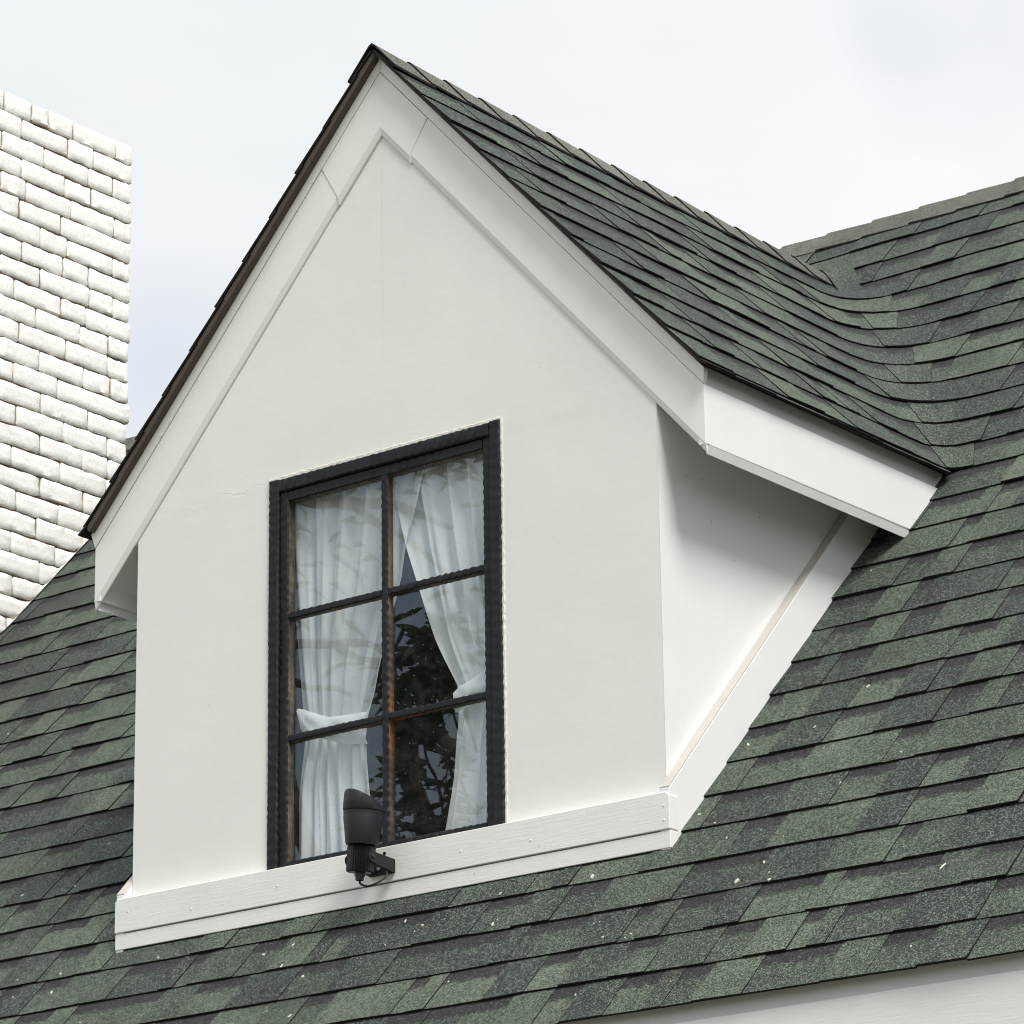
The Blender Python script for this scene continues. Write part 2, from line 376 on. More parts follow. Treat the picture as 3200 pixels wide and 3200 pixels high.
def piece_mesh(mb, fn, s0, s1, z0, z1, zt, rec, tone, mirror=False, nseg=1, rnd=random, lift=0, cut_front=False):
    """one exposed tab of a shingle: curved box lying on the surface fn, butt at z0, top tucked under the next course"""
    ob, ot = (.0096, .0022) if rec else (.0126, .0034)
    th = .0058 if rec else .0074
    ob += rnd.uniform(-.0012, .0012)+lift
    wob = [rnd.uniform(-.0011, .0011)+(.0065 if fn is not fn0 else .0040)*noise.noise(Vector(((s0+(s1-s0)*i/nseg)*2.6, z0*9.0, 3.3+mirror))) for i in range(nseg+1)]
    if cut_front:
        v0 = FRONT
    vs = []; tn = []; vv = []; rc = []
    for i in range(nseg+1):
        f = i/nseg; s = s0+(s1-s0)*f
        sk = 0
        for lev, (z, off, v) in enumerate(((z0-wob[i], ob+abs(wob[i])*.3, 0.0), (z1+(z1-z0)*.22, ot, 1.22))):
            if lev and fn is contour: z = min(z, ZR-.004+max(0.0, s)*1.1)
            st = s if (lev == 0 or fn is fn0) else follow(z0, z, s)
            if cut_front:  # keep the rake edge straight
                if i == 0: st = min(st, 0) if False else -(YV(z)-FRONT)
            p, n = fn(z, st)
            for dn in (off, off-th):
                q = p+n*dn
                if mirror: q = Vector((2-q.x, q.y, q.z))
                vs.append(q); tn.append(tone); vv.append(v); rc.append(1.0 if rec else 0.0)
    fs = []; mi = []
    for i in range(nseg):
        a = i*4; b = a+4
        fs += [(a, b, b+2, a+2), (a+1, a+3, b+3, b+1), (a, a+1, b+1, b)]; mi += [0, 1, 1]
    a = 0; fs.append((a, a+2, a+3, a+1)); mi.append(1)
    a = nseg*4; fs.append((a, a+1, a+3, a+2)); mi.append(1)
    if mirror: fs = [f[::-1] for f in fs]
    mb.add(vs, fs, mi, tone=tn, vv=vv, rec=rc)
    return mb
def plain_fn(X0=0):
    def fn(z, s): return Vector((s, YV(z), z)), Vector((0, -SM, CM))
    return fn
# camera data to rank pieces by how large they show
_cam = S.camera; _inv = _cam.matrix_world.inverted()
def pix(p):
    q = _inv @ Vector(p); k = 3.806213*1024
    return (512+k*q.x/-q.z, 512-k*q.y/-q.z)
def shown(p):
    u, v = pix(p); return -15 < u < 1039 and -15 < v < 1039

def emit(pieces, parent, name, limit, mats):
    """pieces: (score, MB). The largest in view become objects, the rest one joined part"""
    pieces.sort(key=lambda t: -t[0]); rest = MB()
    for i, (sc, mb) in enumerate(pieces):
        if i < limit and sc > 0:
            mb.build(name, mats, parent, fix=False)
        else:
            b = len(rest.v); rest.v += mb.v; rest.f += [tuple(b+k for k in f) for f in mb.f]; rest.m += mb.m
            for k, a in mb.at.items(): rest.at.setdefault(k, []).extend(a)
    if rest.v:
        o = rest.build(name+'_course', mats, parent, fix=False); o['kind'] = 'stuff'
def score(mb, vis=True):
    c = Vector((0, 0, 0))
    for v in mb.v: c += Vector(v)
    c /= len(mb.v)
    if not shown(c) or not vis: return -1
    us = [pix(v) for v in mb.v]
    return (max(u for u, _ in us)-min(u for u, _ in us))*(max(v for _, v in us)-min(v for _, v in us))
def tones(rnd):
    t = rnd.random()
    return rnd.uniform(.02, .22) if t < .26 else rnd.uniform(.34, .6) if t < .66 else rnd.uniform(.60, .84)
def widths(rnd): return rnd.choice((.06, .09, .11, .14, .16, .19, .22, .26, .13))*rnd.uniform(.9, 1.1)

roof = empty('main_roof', (1, 1, 1), kind='structure')
pieces = []
rnd = random.Random(11)
XL, XR = -5.0, 5.6
YE = -.5455
def run(z0, z1, a, b, kind, fn, out, rnd, mirror=False, vis=None, nseg_fn=None):
    s = a; rec = rnd.random() < .5; first = True
    tone = tones(rnd)
    while s < b-.03:
        w = widths(rnd)
        if b-(s+w) < .07: w = b-s
        mb = MB(); n = nseg_fn(s, s+w) if nseg_fn else (1 if w < .2 else 2)
        lf = rnd.uniform(.003, .007) if rnd.random() < .04 else 0
        piece_mesh(mb, fn, s+.0003, s+w-.0003, z0, z1, None, rec, tone, mirror, n, rnd, lf)
        out.append((score(mb, vis(mb) if vis else True), mb))
        s += w
        if rnd.random() < .86: rec = not rec
        if rnd.random() < .8: tone = tones(rnd)
fn0 = plain_fn()
pieces_front = []
for k in range(-5, 24):
    z0 = zk(k) if k > -5 else ZA+TA*YE
    z1 = min(zk(k+1), ZRIDGE-.01)
    if z0 > ZRIDGE-.05: continue
    if z0 >= ZR-.03:            # above the dormer ridge: straight across
        run(z0, z1, XL, XR, 'm', fn0, pieces_front, rnd)
    elif k >= 11:
        pass                    # woven courses, below
    else:
        yb = YV(z0)
        if yb < -.06: run(z0, z1, XL, XR, 'm', fn0, pieces_front, rnd)
        else:
            run(z0, z1, XL, .02, 'm', fn0, pieces_front, rnd)
            run(z0, z1, 1.98, XR, 'm', fn0, pieces_front, rnd)
dormer = empty('dormer', (1, 0, -.165), 'white gabled dormer with black window and steep green shingled roof', 'dormer')
ddeck_right = MB(); ddeck_left = MB()
def deck_side(mb, sg, thk):
    zs = [1.214+(ZR-1.214)*i/8 for i in range(9)]
    v = []
    for z in zs:
        x = 1+sg*(ZR-z)/TD; n = Vector((sg*SD, 0, CD))
        for dn in (.0005, -thk):
            for y in (FRONT+.006, YV(z)-.01):
                v.append((x+n.x*dn, y, z+n.z*dn))
    f = []
    for i in range(8):
        a = i*4; b = a+4
        f += [(a, a+1, b+1, b), (a+2, b+2, b+3, a+3), (a, b, b+2, a+2), (a+1, a+3, b+3, b+1)]
    f += [(0, 2, 3, 1), (32, 33, 35, 34)]
    mb.add(v, f)
deck_side(ddeck_right, 1, .006); deck_side(ddeck_left, -1, .019)
rslope = ddeck_right.build('roof_slope', M['felt'], dormer)
lslope = ddeck_left.build('roof_slope', M['felt'], dormer)
for o_, l_ in ((rslope, 'right slope of the dormer roof, green shingles curving into the main roof'), (lslope, 'left slope of the dormer roof seen only as a brown edge')): o_['label'] = l_
dpieces = []; dpl = []
def nsf(s0, s1):
    if s1 < -.42 or s0 > .42: return 1 if s1-s0 < .2 else 2
    return max(2, int((s1-s0)/.035))
for side in (0, 1):
    for k in range(10, 22):
        z0 = 1.197 if k == 10 else zk(k); z1 = zk(k+1)
        if k == 10: z0, z1 = 1.190, zk(11)
        sf = -(YV(z0)-FRONT)
        if k == 10:   # short starter course along the eave, then main roof beyond the corner follows course 10/11
            a, b = sf, -.02
        else: a, b = sf, .62
        s = a; rec = rnd.random() < .5; first = True; tone = tones(rnd)
        while s < b-.02:
            w = widths(rnd)*(1.1 if s < -.3 else 1.0)
            if b-(s+w) < .09: w = b-s
            mb = MB(); mid = s+w/2
            piece_mesh(mb, contour, s+(0 if first else .0003), s+w-.0003, z0, z1, None, rec, tone, side == 1, nsf(s, s+w), rnd, 0, cut_front=first)
            mid = s+w/2
            tgt = (dpieces if side == 0 else dpl) if mid < 0 else pieces_front
            tgt.append((score(mb, side == 0 or mid > 0), mb))
            s += w; first = False
            if rnd.random() < .86: rec = not rec
            if rnd.random() < .8: tone = tones(rnd)
        if k >= 11:
            xs = XV(z0)+.62
            if side == 0: run(z0, z1, xs, XR, 'm', fn0, pieces_front, rnd)
            else: run(z0, z1, XL, 2-xs, 'm', fn0, pieces_front, rnd)
emit(pieces_front, roof, 'shingle', 298, [M['shingle'], M['butt']])
emit(dpieces, rslope, 'shingle', 298, [M['shingle'], M['butt']])
emit([(-1, m) for _, m in dpl], lslope, 'shingle', 0, [M['shingle'], M['butt']])

# main roof deck (under the shingles) and rear slope
def quad_slab(mb, x0, x1, y0, y1, th=.02):
    n = Vector((0, -SM, CM)); v = []
    for dn in (-.0035, -th):
        for (x, y) in ((x0, y0), (x1, y0), (x1, y1), (x0, y1)):
            p = Vector((x, y, ZA+TA*y))+n*dn; v.append(p)
    mb.add(v, [(0, 1, 2, 3), (7, 6, 5, 4), (0, 4, 5, 1), (1, 5, 6, 2), (2, 6, 7, 3), (3, 7, 4, 0)])
mb = MB()
quad_slab(mb, XL, .0, YE+.080, YR); quad_slab(mb, 2.0, XR, YE+.080, YR); quad_slab(mb, .002, 1.998, YE+.080, -.02); quad_slab(mb, .002, 1.998, 2.45, YR)
mb.build('roof_deck', M['deck'], roof)
mb = MB(); n = Vector((0, SM, CM))
v = [Vector((x, y, ZRIDGE-TA*(y-YR)))+n*dn for dn in (.004, -.02) for (x, y) in ((XL, YR), (XR, YR), (XR, YR+3.3), (XL, YR+3.3))]
mb.add(v, [(0, 1, 2, 3), (7, 6, 5, 4), (0, 4, 5, 1), (1, 5, 6, 2), (2, 6, 7, 3), (3, 7, 4, 0)], 0, tone=.5, vv=.2, rec=0.0)
mb.build('rear_slope', M['shingle'], roof)

# ridge caps
def cap_piece(axis, a, c_, zt, half, sl, ln, tone, sag=0):
    """folded cap tile: axis 0 along x, 1 along y"""
    mb = MB(); prof = []
    for t in (-1, -.5, -.12, 0, .12, .5, 1):
        d = t*half; h = zt-abs(d)*sl
        if abs(t) < .2: h = zt-.12*half*sl*(.45 if t == 0 else 1)-0
        prof.append((d, h))
    vs = []; tn = []
    for e, (q, up) in enumerate(((a, .014), (a+ln*1.12, .006))):
        for (d, h) in prof:
            for dn in (0, -.007):
                z = h+up+dn+random.uniform(-.0008, .0008)
                vs.append((q, c_+d, z) if axis == 0 else (c_+d, q, z))
    m_ = len(prof)*2; fs = []; mi = []
    for i in range(len(prof)-1):
        a0 = i*2; a1 = a0+2
        fs += [(a0, a1, a1+m_, a0+m_), (a0+1, a0+1+m_, a1+1+m_, a1+1), (a0, a0+1, a1+1, a1)]; mi += [0, 1, 1]
    for a0 in (0, m_-2):
        fs.append((a0, a0+1, a0+1+m_, a0+m_)); mi.append(1)
    mb.add(vs, fs, mi, tone=tone, vv=.2, rec=0.0); return mb
y = FRONT-.002
while y < 2.50:
    m_ = cap_piece(1, y, 1.0, ZR+.012, .095, TD, .176, random.uniform(.3, .95))
    m_.build('ridge_cap', [M['ridge'], M['butt']], dormer); y += .176
# the saddle where the small ridge dies into the main roof: one bent tile over the joint
m_ = MB(); vs = []; NX, NY = 26, 8
for i in range(NX+1):
    for dn in (0, -.006):
        for j in range(NY+1):
            x_ = .70+.60*i/NX; w = .10*(max(0.0, 1-((x_-1.0)/.30)**2))**.5+.003
            yc_ = YV(ZR-TD*abs(x_-1))-.045*math.exp(-((x_-1)/.08)**2); y_ = yc_+.045*math.exp(-((x_-1)/.08)**2)-w*.55+1.5*w*j/NY
            zm, zd = ZA+TA*y_, ZR-TD*(math.sqrt((x_-1)**2+.0009)-.01); kk = .035
            h = max(zm, zd)+kk*math.log(1+math.exp(-abs(zm-zd)/kk))
            vs.append((x_, y_, h+.021+dn))
n1 = NY+1; fs = []; mi = []
for i in range(NX):
    a = i*2*n1; b = a+2*n1
    for j in range(NY): fs.append((a+j, b+j, b+j+1, a+j+1)); mi.append(0); fs.append((a+n1+j, a+n1+j+1, b+n1+j+1, b+n1+j)); mi.append(1)
    fs.append((a, a+n1, b+n1, b)); mi.append(1); fs.append((a+NY, b+NY, b+n1+NY, a+n1+NY)); mi.append(1)
m_.add(vs, fs, mi, tone=.40, vv=.2, rec=0.0); m_.build('saddle_tile', [M['shingle'], M['butt']], dormer)
x = XL
caps = []
while x < XR:
    m_ = cap_piece(0, x, YR, ZRIDGE+.010, .095, TA, .20, random.uniform(.1, .7))
    m_.build('ridge_cap', [M['ridge'], M['butt']], roof); x += .20

# main eave: drip strip and fascia, soffit, wall below
hw = empty('house_wall', (1, 0, -4.2), kind='structure')
ze = ZA+TA*YE
mb = MB(); mb.prism([(YE+.046, ze+.022), (YE+.046, ze-.034), (YE+.064, ze-.034), (YE+.064, ze+.022)], 0, XL+.05, XR-.05); mb.build('drip_strip', M['board'], hw)
mb = MB(); mb.prism([(YE+.018, ze-.0355), (YE+.018, ze-.31), (YE+.063, ze-.31), (YE+.063, ze-.0355)], 0, XL+.05, XR-.05); mb.build('fascia_board', M['board'], hw)
mb = MB(); mb.box(XL+.1, XR-.1, YE+.058, .02, ze-.29, ze-.275); mb.build('soffit_panel', M['trim'], hw)
mb = MB(); mb.box(XL+.25, XR-.25, .022, 5.3, -4.2, ze-.276); mb.build('lower_wall', M['wall'], hw)

# ------------------------------------------------------------------ dormer walls and boards
WX0, WX1, WZ0, WZ1 = .549, 1.443, -.03, 1.221      # window hole
mb = MB()
# front wall as slab pieces round the opening, thickness .08
zt = lambda x: 2.262-abs(x-1)*1.1013
def slab(poly): mb.prism(poly, 1, 0.0, .08)
slab([(0, -.16), (WX0, -.16), (WX0, zt(WX0)), (0, zt(0))])
slab([(WX1, -.16), (2, -.16), (2, zt(2)), (WX1, zt(WX1))])
slab([(WX0, WZ1), (WX1, WZ1), (WX1, zt(WX1)), (1, zt(1)), (WX0, zt(WX0))])
slab([(WX0, -.16), (WX1, -.16), (WX1, -.03), (WX0, -.03)])
import bmesh
o = mb.build('front_wall', M['wall'], dormer)
bm = bmesh.new(); bm.from_mesh(o.data); bmesh.ops.remove_doubles(bm, verts=bm.verts, dist=.0005)
# delete internal duplicate faces
seen = {}
for f in list(bm.faces):
    key = tuple(sorted(v.index for v in f.verts)); seen.setdefault(key, []).append(f)
dead = [f for fs in seen.values() if len(fs) > 1 for f in fs]
bmesh.ops.delete(bm, geom=dead, context='FACES_ONLY'); bm.to_mesh(o.data); bm.free()
# cheeks
def cheek(x0, x1, name='cheek_wall'):
    m = MB(); m.prism([(.0805, -.12), (1.36, 1.30), (.0805, 1.30)], 0, x0, x1)
    return m.build(name, M['cheek'], dormer)
cheek(1.925, 1.9995); cheek(.0005, .075)
# corner strip so the front wall's end and the cheek read as one plane
mb = MB(); mb.prism([(.0, -.16), (.0805, -.12), (.0805, 1.20), (.0, 1.14)], 0, 1.9997, 2.0012); mb.build('corner_bead', M['cheek'], dormer)
# flashing boards along the slope
def flash(x0, x1):
    m = MB(); zz = lambda y, d: ZA+TA*y+d
    m.prism([(-.034, zz(-.034, .004)), (1.14, zz(1.14, .004)), (1.14, zz(1.14, .185)), (-.034, zz(-.034, .185))], 0, x0, x1)
    return m.build('flashing_board', M['cheek'], dormer, bevel=.003)
flash(2.0016, 2.034); flash(-.034, -.0016)
for xa_, xb_ in ((2.0018, 2.0335), (-.0335, -.0018)):
    m = MB(); zz = lambda y, d: ZA+TA*y+d
    m.prism([(-.0338, zz(-.0338, .1856)), (1.13, zz(1.13, .1856)), (1.13, zz(1.13, .1885)), (-.0338, zz(-.0338, .1885))], 0, xa_, xb_); m.build('caulk_line', M['bead'], dormer)
m = MB(); m.box(-.030, 2.031, -.0325, -.0008, -.176, -.151); m.build('gap_shade_strip', M['butt'], dormer)  # black strip standing in for the shade in the gap under the base boards
# base boards
def bvx(m, name, mat, parent, b=.002): return m.build(name, mat, parent, bevel=b)
m = MB(); m.prism([(-.034, -.004), (-.022, .0035), (2.024, .0035), (2.0365, -.006), (2.0365, -.1010), (-.034, -.1010)], 1, -.040, -.0005); bvx(m, 'upper_base_board', M['board'], dormer)
m = MB(); m.prism([(-.034, -.1045), (2.0355, -.1045), (2.0355, -.1530), (-.034, -.1530)], 1, -.0365, -.0005); bvx(m, 'lower_base_board', M['board'], dormer)

# barge boards: four planks (two short mitred ones at the apex, two long ones)
SL = 1.1013
def bpt(x, lo):   # board edge heights as a function of x
    return (2.272 if lo else 2.446)-abs(x-1)*SL
def plank(xa, xb, yf, name, lo_in=0, end=None):
    m = MB(); bev = .026
    lo = lambda x: bpt(x, True)+lo_in; hi = lambda x: bpt(x, False)
    A = [(xa, lo(xa)), (xb, lo(xb)), (xb, hi(xb)), (xa, hi(xa))]
    if end:   # seam is square to the slope
        pass
    v = []
    # front face sits at yf; bottom is bevelled back to the wall
    sgn = 1 if xb > 1.0001 or xa > 1 else -1
    for (x, z) in A: v.append((x, yf, z))
    for (x, z) in (A[0], A[1]): v.append((x, -.001, z-bev))
    for (x, z) in (A[3], A[2]): v.append((x, -.001, z))
    f = [(0, 1, 2, 3), (0, 4, 5, 1), (3, 2, 7, 6), (0, 3, 6, 4), (1, 5, 7, 2), (4, 6, 7, 5)]
    m.add(v, f); return m.build(name, M['trim'], dormer, bevel=.0015)
def plank_poly(front, yf, name, bot):
    """front: polygon (x,z) ccw; bot: indices (i,j) of the bottom edge that is bevelled back to the wall"""
    m = MB(); n = len(front); v = [(x, yf, z) for x, z in front]
    xe = front[bot[1]][0]; tip = abs(xe-1) > 1
    for yy, dz, dx in ((yf+.006, .025, 0), (-.0008, .0275, 0)):
        for i, (x, z) in enumerate(front):
            o_ = (dx if x < 1 else -dx) if (tip and i == bot[1]) else 0
            v.append((x+o_, yy, z-(dz if i in bot else 0)))
    f = [tuple(range(n)), tuple(range(3*n-1, 2*n-1, -1))]+[(i+q, i+n+q, (i+1) % n+n+q, (i+1) % n+q) for q in (0, n) for i in range(n)]
    m.add(v, f); return m.build(name, M['trim'], dormer, bevel=.0012)
YF = -.011
# right: seam from (1.19,~2.24) top to (1.12,2.14) bottom, measured on the photograph
for sg in (1, -1):
    X = lambda d: 1+sg*d
    ds, dt = (.115, .185) if sg == 1 else (.170, .235)
    a = [(X(0), 2.272-.001), (X(ds), 2.272-SL*ds), (X(dt), 2.446-SL*dt), (X(0), 2.446)]
    b = [(X(ds+.0012), 2.272-SL*ds-.0012), (X(1.174), 2.272-SL*1.174), (X(1.174), 2.446-SL*1.174), (X(dt+.0012), 2.446-SL*dt-.0012)]
    # the apex planks sit 4 mm proud and 8 mm deeper
    a = [(x, z-(.007 if i < 2 else 0)) for i, (x, z) in enumerate(a)]
    plank_poly(a, YF-.0022, 'barge_board', (0, 1))
    plank_poly(b, YF, 'barge_board', (0, 1))
# crown strips above the barge boards, tipped outwards a little
for sg in (1, -1):
    X = lambda d: 1+sg*d
    m = MB(); v = []
    for (d, zl, zh) in ((0, 2.449, 2.502), (1.184, 1.1555, 1.1985)):
        dd = d
        for (yy, z) in ((YF-.003, zl), (YF-.012, zh), (.0, zh), (.0, zl)):
            xx = X(d-(.010 if (d > 0 and z == zl) else 0)); v.append((xx, yy, z))
    m.add(v, [(0, 1, 5, 4), (1, 2, 6, 5), (2, 3, 7, 6), (3, 0, 4, 7), (0, 3, 2, 1), (4, 5, 6, 7)]); m.build('crown_strip', M['trim'], dormer, bevel=.0015)
# side fascias with a bottom lip, drip strip above, soffit behind
for sg in (1, -1):
    X = lambda d: 1+sg*d
    m = MB(); zf = lambda y: ZA+TA*y+.006
    pts = [(-.001, .958), (1.030, .966), (1.258, 1.192), (1.252, 1.1605), (-.001, 1.1605)]
    pts = [(YF+.0012, .978), (1.046, .982), (1.208, 1.1535), (YF+.0012, 1.1535)]
    m.prism(pts, 0, X(1.150), X(1.176)); m.build('side_fascia', M['cheek'], dormer, bevel=.0015)
    m = MB(); v = []
    for y in (YF+.0125, 1.030):
        for (d, z) in ((1.1755, .978), (1.168, .954), (1.1655, .954), (1.1655, .978)): v.append((X(d), y, z-.001))
    m.add(v, [(0, 1, 5, 4), (1, 2, 6, 5), (2, 3, 7, 6), (3, 0, 4, 7), (0, 3, 2, 1), (4, 5, 6, 7)]); m.build('fascia_lip', M['cheek'], dormer)
    m = MB(); v = []
    for y, e in ((YF+.0215, 0), (1.243, 0)):
        for (d, z) in ((1.160, 1.1545), (1.160, 1.217), (1.140, 1.232), (1.140, 1.1545)): v.append((X(d), y if z < 1.19 or y < 1 else y+.02, z))
    m.add(v, [(0, 1, 5, 4), (1, 2, 6, 5), (2, 3, 7, 6), (3, 0, 4, 7), (0, 3, 2, 1), (4, 5, 6, 7)]); m.build('drip_strip', M['cheek'], dormer)
    # soffit: boards under the rafters between wall and fascia
    m = MB(); v = []
    for y in (.001, 1.2):
        for (d, z) in ((1.0008, 1.140), (1.149, 1.030), (1.149, 1.045), (1.0008, 1.155)): v.append((X(d), min(y, 1.2), z))
    m.add(v, [(0, 1, 5, 4), (1, 2, 6, 5), (2, 3, 7, 6), (3, 0, 4, 7), (0, 3, 2, 1), (4, 5, 6, 7)]); m.build('soffit_board', M['cheek'], dormer)

# room behind the window
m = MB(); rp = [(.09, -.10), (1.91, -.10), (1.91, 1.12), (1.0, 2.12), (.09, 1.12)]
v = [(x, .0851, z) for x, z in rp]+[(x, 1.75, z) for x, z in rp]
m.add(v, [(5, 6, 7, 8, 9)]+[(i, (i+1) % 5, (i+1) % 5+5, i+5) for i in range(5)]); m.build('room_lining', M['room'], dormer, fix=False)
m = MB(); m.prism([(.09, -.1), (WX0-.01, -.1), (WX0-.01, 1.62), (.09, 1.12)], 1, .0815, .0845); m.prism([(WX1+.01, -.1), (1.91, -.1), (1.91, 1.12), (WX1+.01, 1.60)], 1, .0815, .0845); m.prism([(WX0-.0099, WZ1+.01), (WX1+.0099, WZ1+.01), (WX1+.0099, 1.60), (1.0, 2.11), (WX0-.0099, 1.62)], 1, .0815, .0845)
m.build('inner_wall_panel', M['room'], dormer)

# ------------------------------------------------------------------ window (part of the dormer)
win = MB()
def bar(p0, p1, w, yf, yb, edge=.0016, seed=0, out=None, side_mi=1, per=.027, bevel=.004):
    """wooden bar from p0 to p1 (x,z) with hand-cut wavy edges; front at yf"""
    out = out or win; rn = random.Random(seed)
    a = Vector((p0[0], p0[1])); b = Vector((p1[0], p1[1])); L_ = (b-a).length; t = (b-a)/L_; nrm = Vector((-t.y, t.x))
    n = max(2, int(L_/.0065)); vs = []; ph = rn.random()*6
    for i in range(n+1):
        q = a+t*(L_*i/n); s_ = L_*i/n
        am = .35+1.3*abs(noise.noise(Vector((s_*7.0, seed*3.1, .5))))
        wv = am*edge*(math.sin(s_/per*2*math.pi+ph+1.2*math.sin(s_*31))+rn.uniform(-.5, .5)); wv2 = am*edge*(math.sin(s_/per*2*math.pi+ph+2+1.1*math.sin(s_*27))+rn.uniform(-.5, .5))
        yw = .0006*math.sin(s_/per*1.7*math.pi+ph)+.0008*math.sin(s_*9+ph)
        for (o_, y_) in ((-w/2-wv*.4, yb), (-w/2-wv, yf+bevel), (-w/2+bevel-wv, yf+yw), (w/2-bevel+wv2, yf+yw), (w/2+wv2, yf+bevel), (w/2+wv2*.4, yb)):
            c = q+nrm*o_; vs.append((c.x, y_, c.y))
    fs = []; mi = []
    for i in range(n):
        for k in range(6):
            k2 = (k+1) % 6; fs.append((i*6+k, i*6+k2, i*6+6+k2, i*6+6+k)); mi.append(side_mi if k in (0, 4, 5) else 0)
    fs += [tuple(range(6))[::-1], tuple(n*6+k for k in range(6))]; mi += [0, 0]
    out.add(vs, fs, mi); return out
FM = [M['frame'], M['wood']]
cx0, cx1, cz1 = WX0, WX1, WZ1
window = MB()
# caulk edge round the opening
cm = MB(); e = .0045
for a_, b_, sd in (((cx0-.001, .004), (cx0-.001, cz1+.002), 1), ((cx1+.001, .004), (cx1+.001, cz1+.002), 2), ((cx0, cz1), (cx1, cz1), 3)):
    bar(a_, b_, .013, -.0035, .01, .0013, sd, cm, 0, .033, .002)
wfr = MB()
fw = .040
bar((cx0+fw/2, -.028), (cx0+fw/2, cz1-.003), fw, -.009, .05, .0014, 5, wfr, 0)
bar((cx1-fw/2, -.028), (cx1-fw/2, cz1-.003), fw, -.009, .05, .0014, 6, wfr, 0)
bar((cx0+fw, cz1-.0035-fw/2), (cx1-fw, cz1-.0035-fw/2), fw, -.0085, .05, .0016, 7, wfr, 0)
frame_o = wfr.build('window_frame', FM, dormer, auto=38)
cm.build('paint_edge', M['caulk'], frame_o)
sw = .034; sx0 = cx0+fw+sw/2-.002; sx1 = cx1-fw-sw/2+.002
ss = MB()
bar((sx0, -.026), (sx0, cz1-fw-.004), sw, .001, .032, .0015, 8, ss)
bar((sx1, -.026), (sx1, cz1-fw-.004), sw, .001, .032, .0015, 9, ss)
bar((sx0+sw/2, cz1-fw-sw/2-.003), (sx1-sw/2, cz1-fw-sw/2-.003), sw, .002, .032, .0015, 10, ss)
bar((sx0+sw/2, .004), (sx1-sw/2, .004), .052, .002, .032, .0012, 12, ss)
ss.build('sash', FM, frame_o, auto=38)
GX0, GX1 = sx0+sw/2, sx1-sw/2; MX = .996
gz1 = cz1-fw-sw-.003
m = MB(); bar((MX, .028), (MX, gz1+.002), .026, .0035, .030, .0016, 20, m); m.build('muntin', FM, frame_o, auto=38)
HZ = [.7835, .4035]
for i, hz in enumerate(HZ):
    for j, (a, b) in enumerate(((GX0-.001, MX-.0125), (MX+.0125, GX1+.001))):
        m = MB(); bar((a, hz), (b, hz), .022, .0045, .030, .0017, 30+i*2+j, m); m.build('muntin', FM, frame_o, auto=38)
zs = [.028, HZ[1], HZ[0], gz1]; xs = [GX0, MX, GX1]
for i in range(3):
    for j in range(2):
        m = MB(); m.box(xs[j]+.0005, xs[j+1]-.0005, .0205, .0235, zs[i]+.0005, zs[i+1]-.0005); m.build('pane', M['glass'], frame_o)

# ------------------------------------------------------------------ curtains
def interp(tab, z):
    tab = sorted(tab, key=lambda t: t[1])
    if z <= tab[0][1]: return tab[0][0]
    for (xa, za), (xb, zb) in zip(tab, tab[1:]):
        if z <= zb: return xa+(xb-xa)*(z-za)/(zb-za)
    return tab[-1][0]
def curtain(name, outer, inner, zt, zb, ztie, folds, label, seed, tie, flip):
    DX, DZ = .027, -.014
    outer = [(x+DX, z+DZ) for x, z in outer]; inner = [(x+DX, z+DZ) for x, z in inner]; tie = tuple([(x+DX*1.5, z+DZ*1.5) for x, z in t] for t in tie)
    root = empty(name, ((outer[0][0]+inner[0][0])/2, .11, zb), label, 'curtain', 'white tied-back curtains behind the window')
    m = MB(); nu, nz = 96, 70; rn = random.Random(seed); ph = [rn.uniform(0, 6.28) for _ in range(5)]
    vs = []
    for j in range(nz+1):
        z = zt+(zb-zt)*j/nz; xo = interp(outer, z); xi = interp(inner, z)
        pinch = math.exp(-((z-ztie)/.10)**2); A = .025*(1-.62*pinch)*(.8 if z > ztie else .75)
        for i in range(nu+1):
            u = i/nu; uu = u+.014*math.sin(5*z+ph[0]+7*u)+.02*math.sin(9*u+ph[1])
            w = math.sin(2*math.pi*folds*uu+ph[2]+1.3*math.sin(2*z+ph[3]))
            w = math.copysign(abs(w)**.75, w)
            w2 = .35*math.sin(2*math.pi*folds*2.3*uu+ph[4]+2*z)
            x = xo+(xi-xo)*u+.006*math.sin(2*math.pi*folds*uu+ph[2]+1.2)*(1-pinch)
            vs.append((x, .074+A*(w+w2)*.8+.012*pinch, z))
    fs = [(j*(nu+1)+i, j*(nu+1)+i+1, (j+1)*(nu+1)+i+1, (j+1)*(nu+1)+i) for j in range(nz) for i in range(nu)]
    m.add(vs, fs); m.build('drape', M['curtain'], root, smooth=True, fix=False)
    # tie-back band
    m = MB(); top, bot = tie; nn = 24; vs = []
    for i in range(nn+1):
        u = i/nn
        def along(t):
            k = u*(len(t)-1); a = int(min(k, len(t)-2)); f = k-a
            return (t[a][0]+(t[a+1][0]-t[a][0])*f, t[a][1]+(t[a+1][1]-t[a][1])*f)
        (xa, za), (xb, zb_) = along(top), along(bot)
        yy = .050-.010*math.sin(u*math.pi); cr = .004*math.sin(u*17)
        for t in (0, .15, .35, .5, .65, .85, 1):
            vs.append((xa+(xb-xa)*t, yy+(.010 if t in (0, 1) else 0)+cr*math.sin(t*9), za+(zb_-za)*t+.003*math.sin(u*9+t*4)))
    fs = [(i*7+k, i*7+k+1, i*7+8+k, i*7+7+k) for i in range(nn) for k in range(6)]
    m.add(vs, fs); m.build('tie_back', M['curtain'], root, smooth=True, fix=False)
    return root
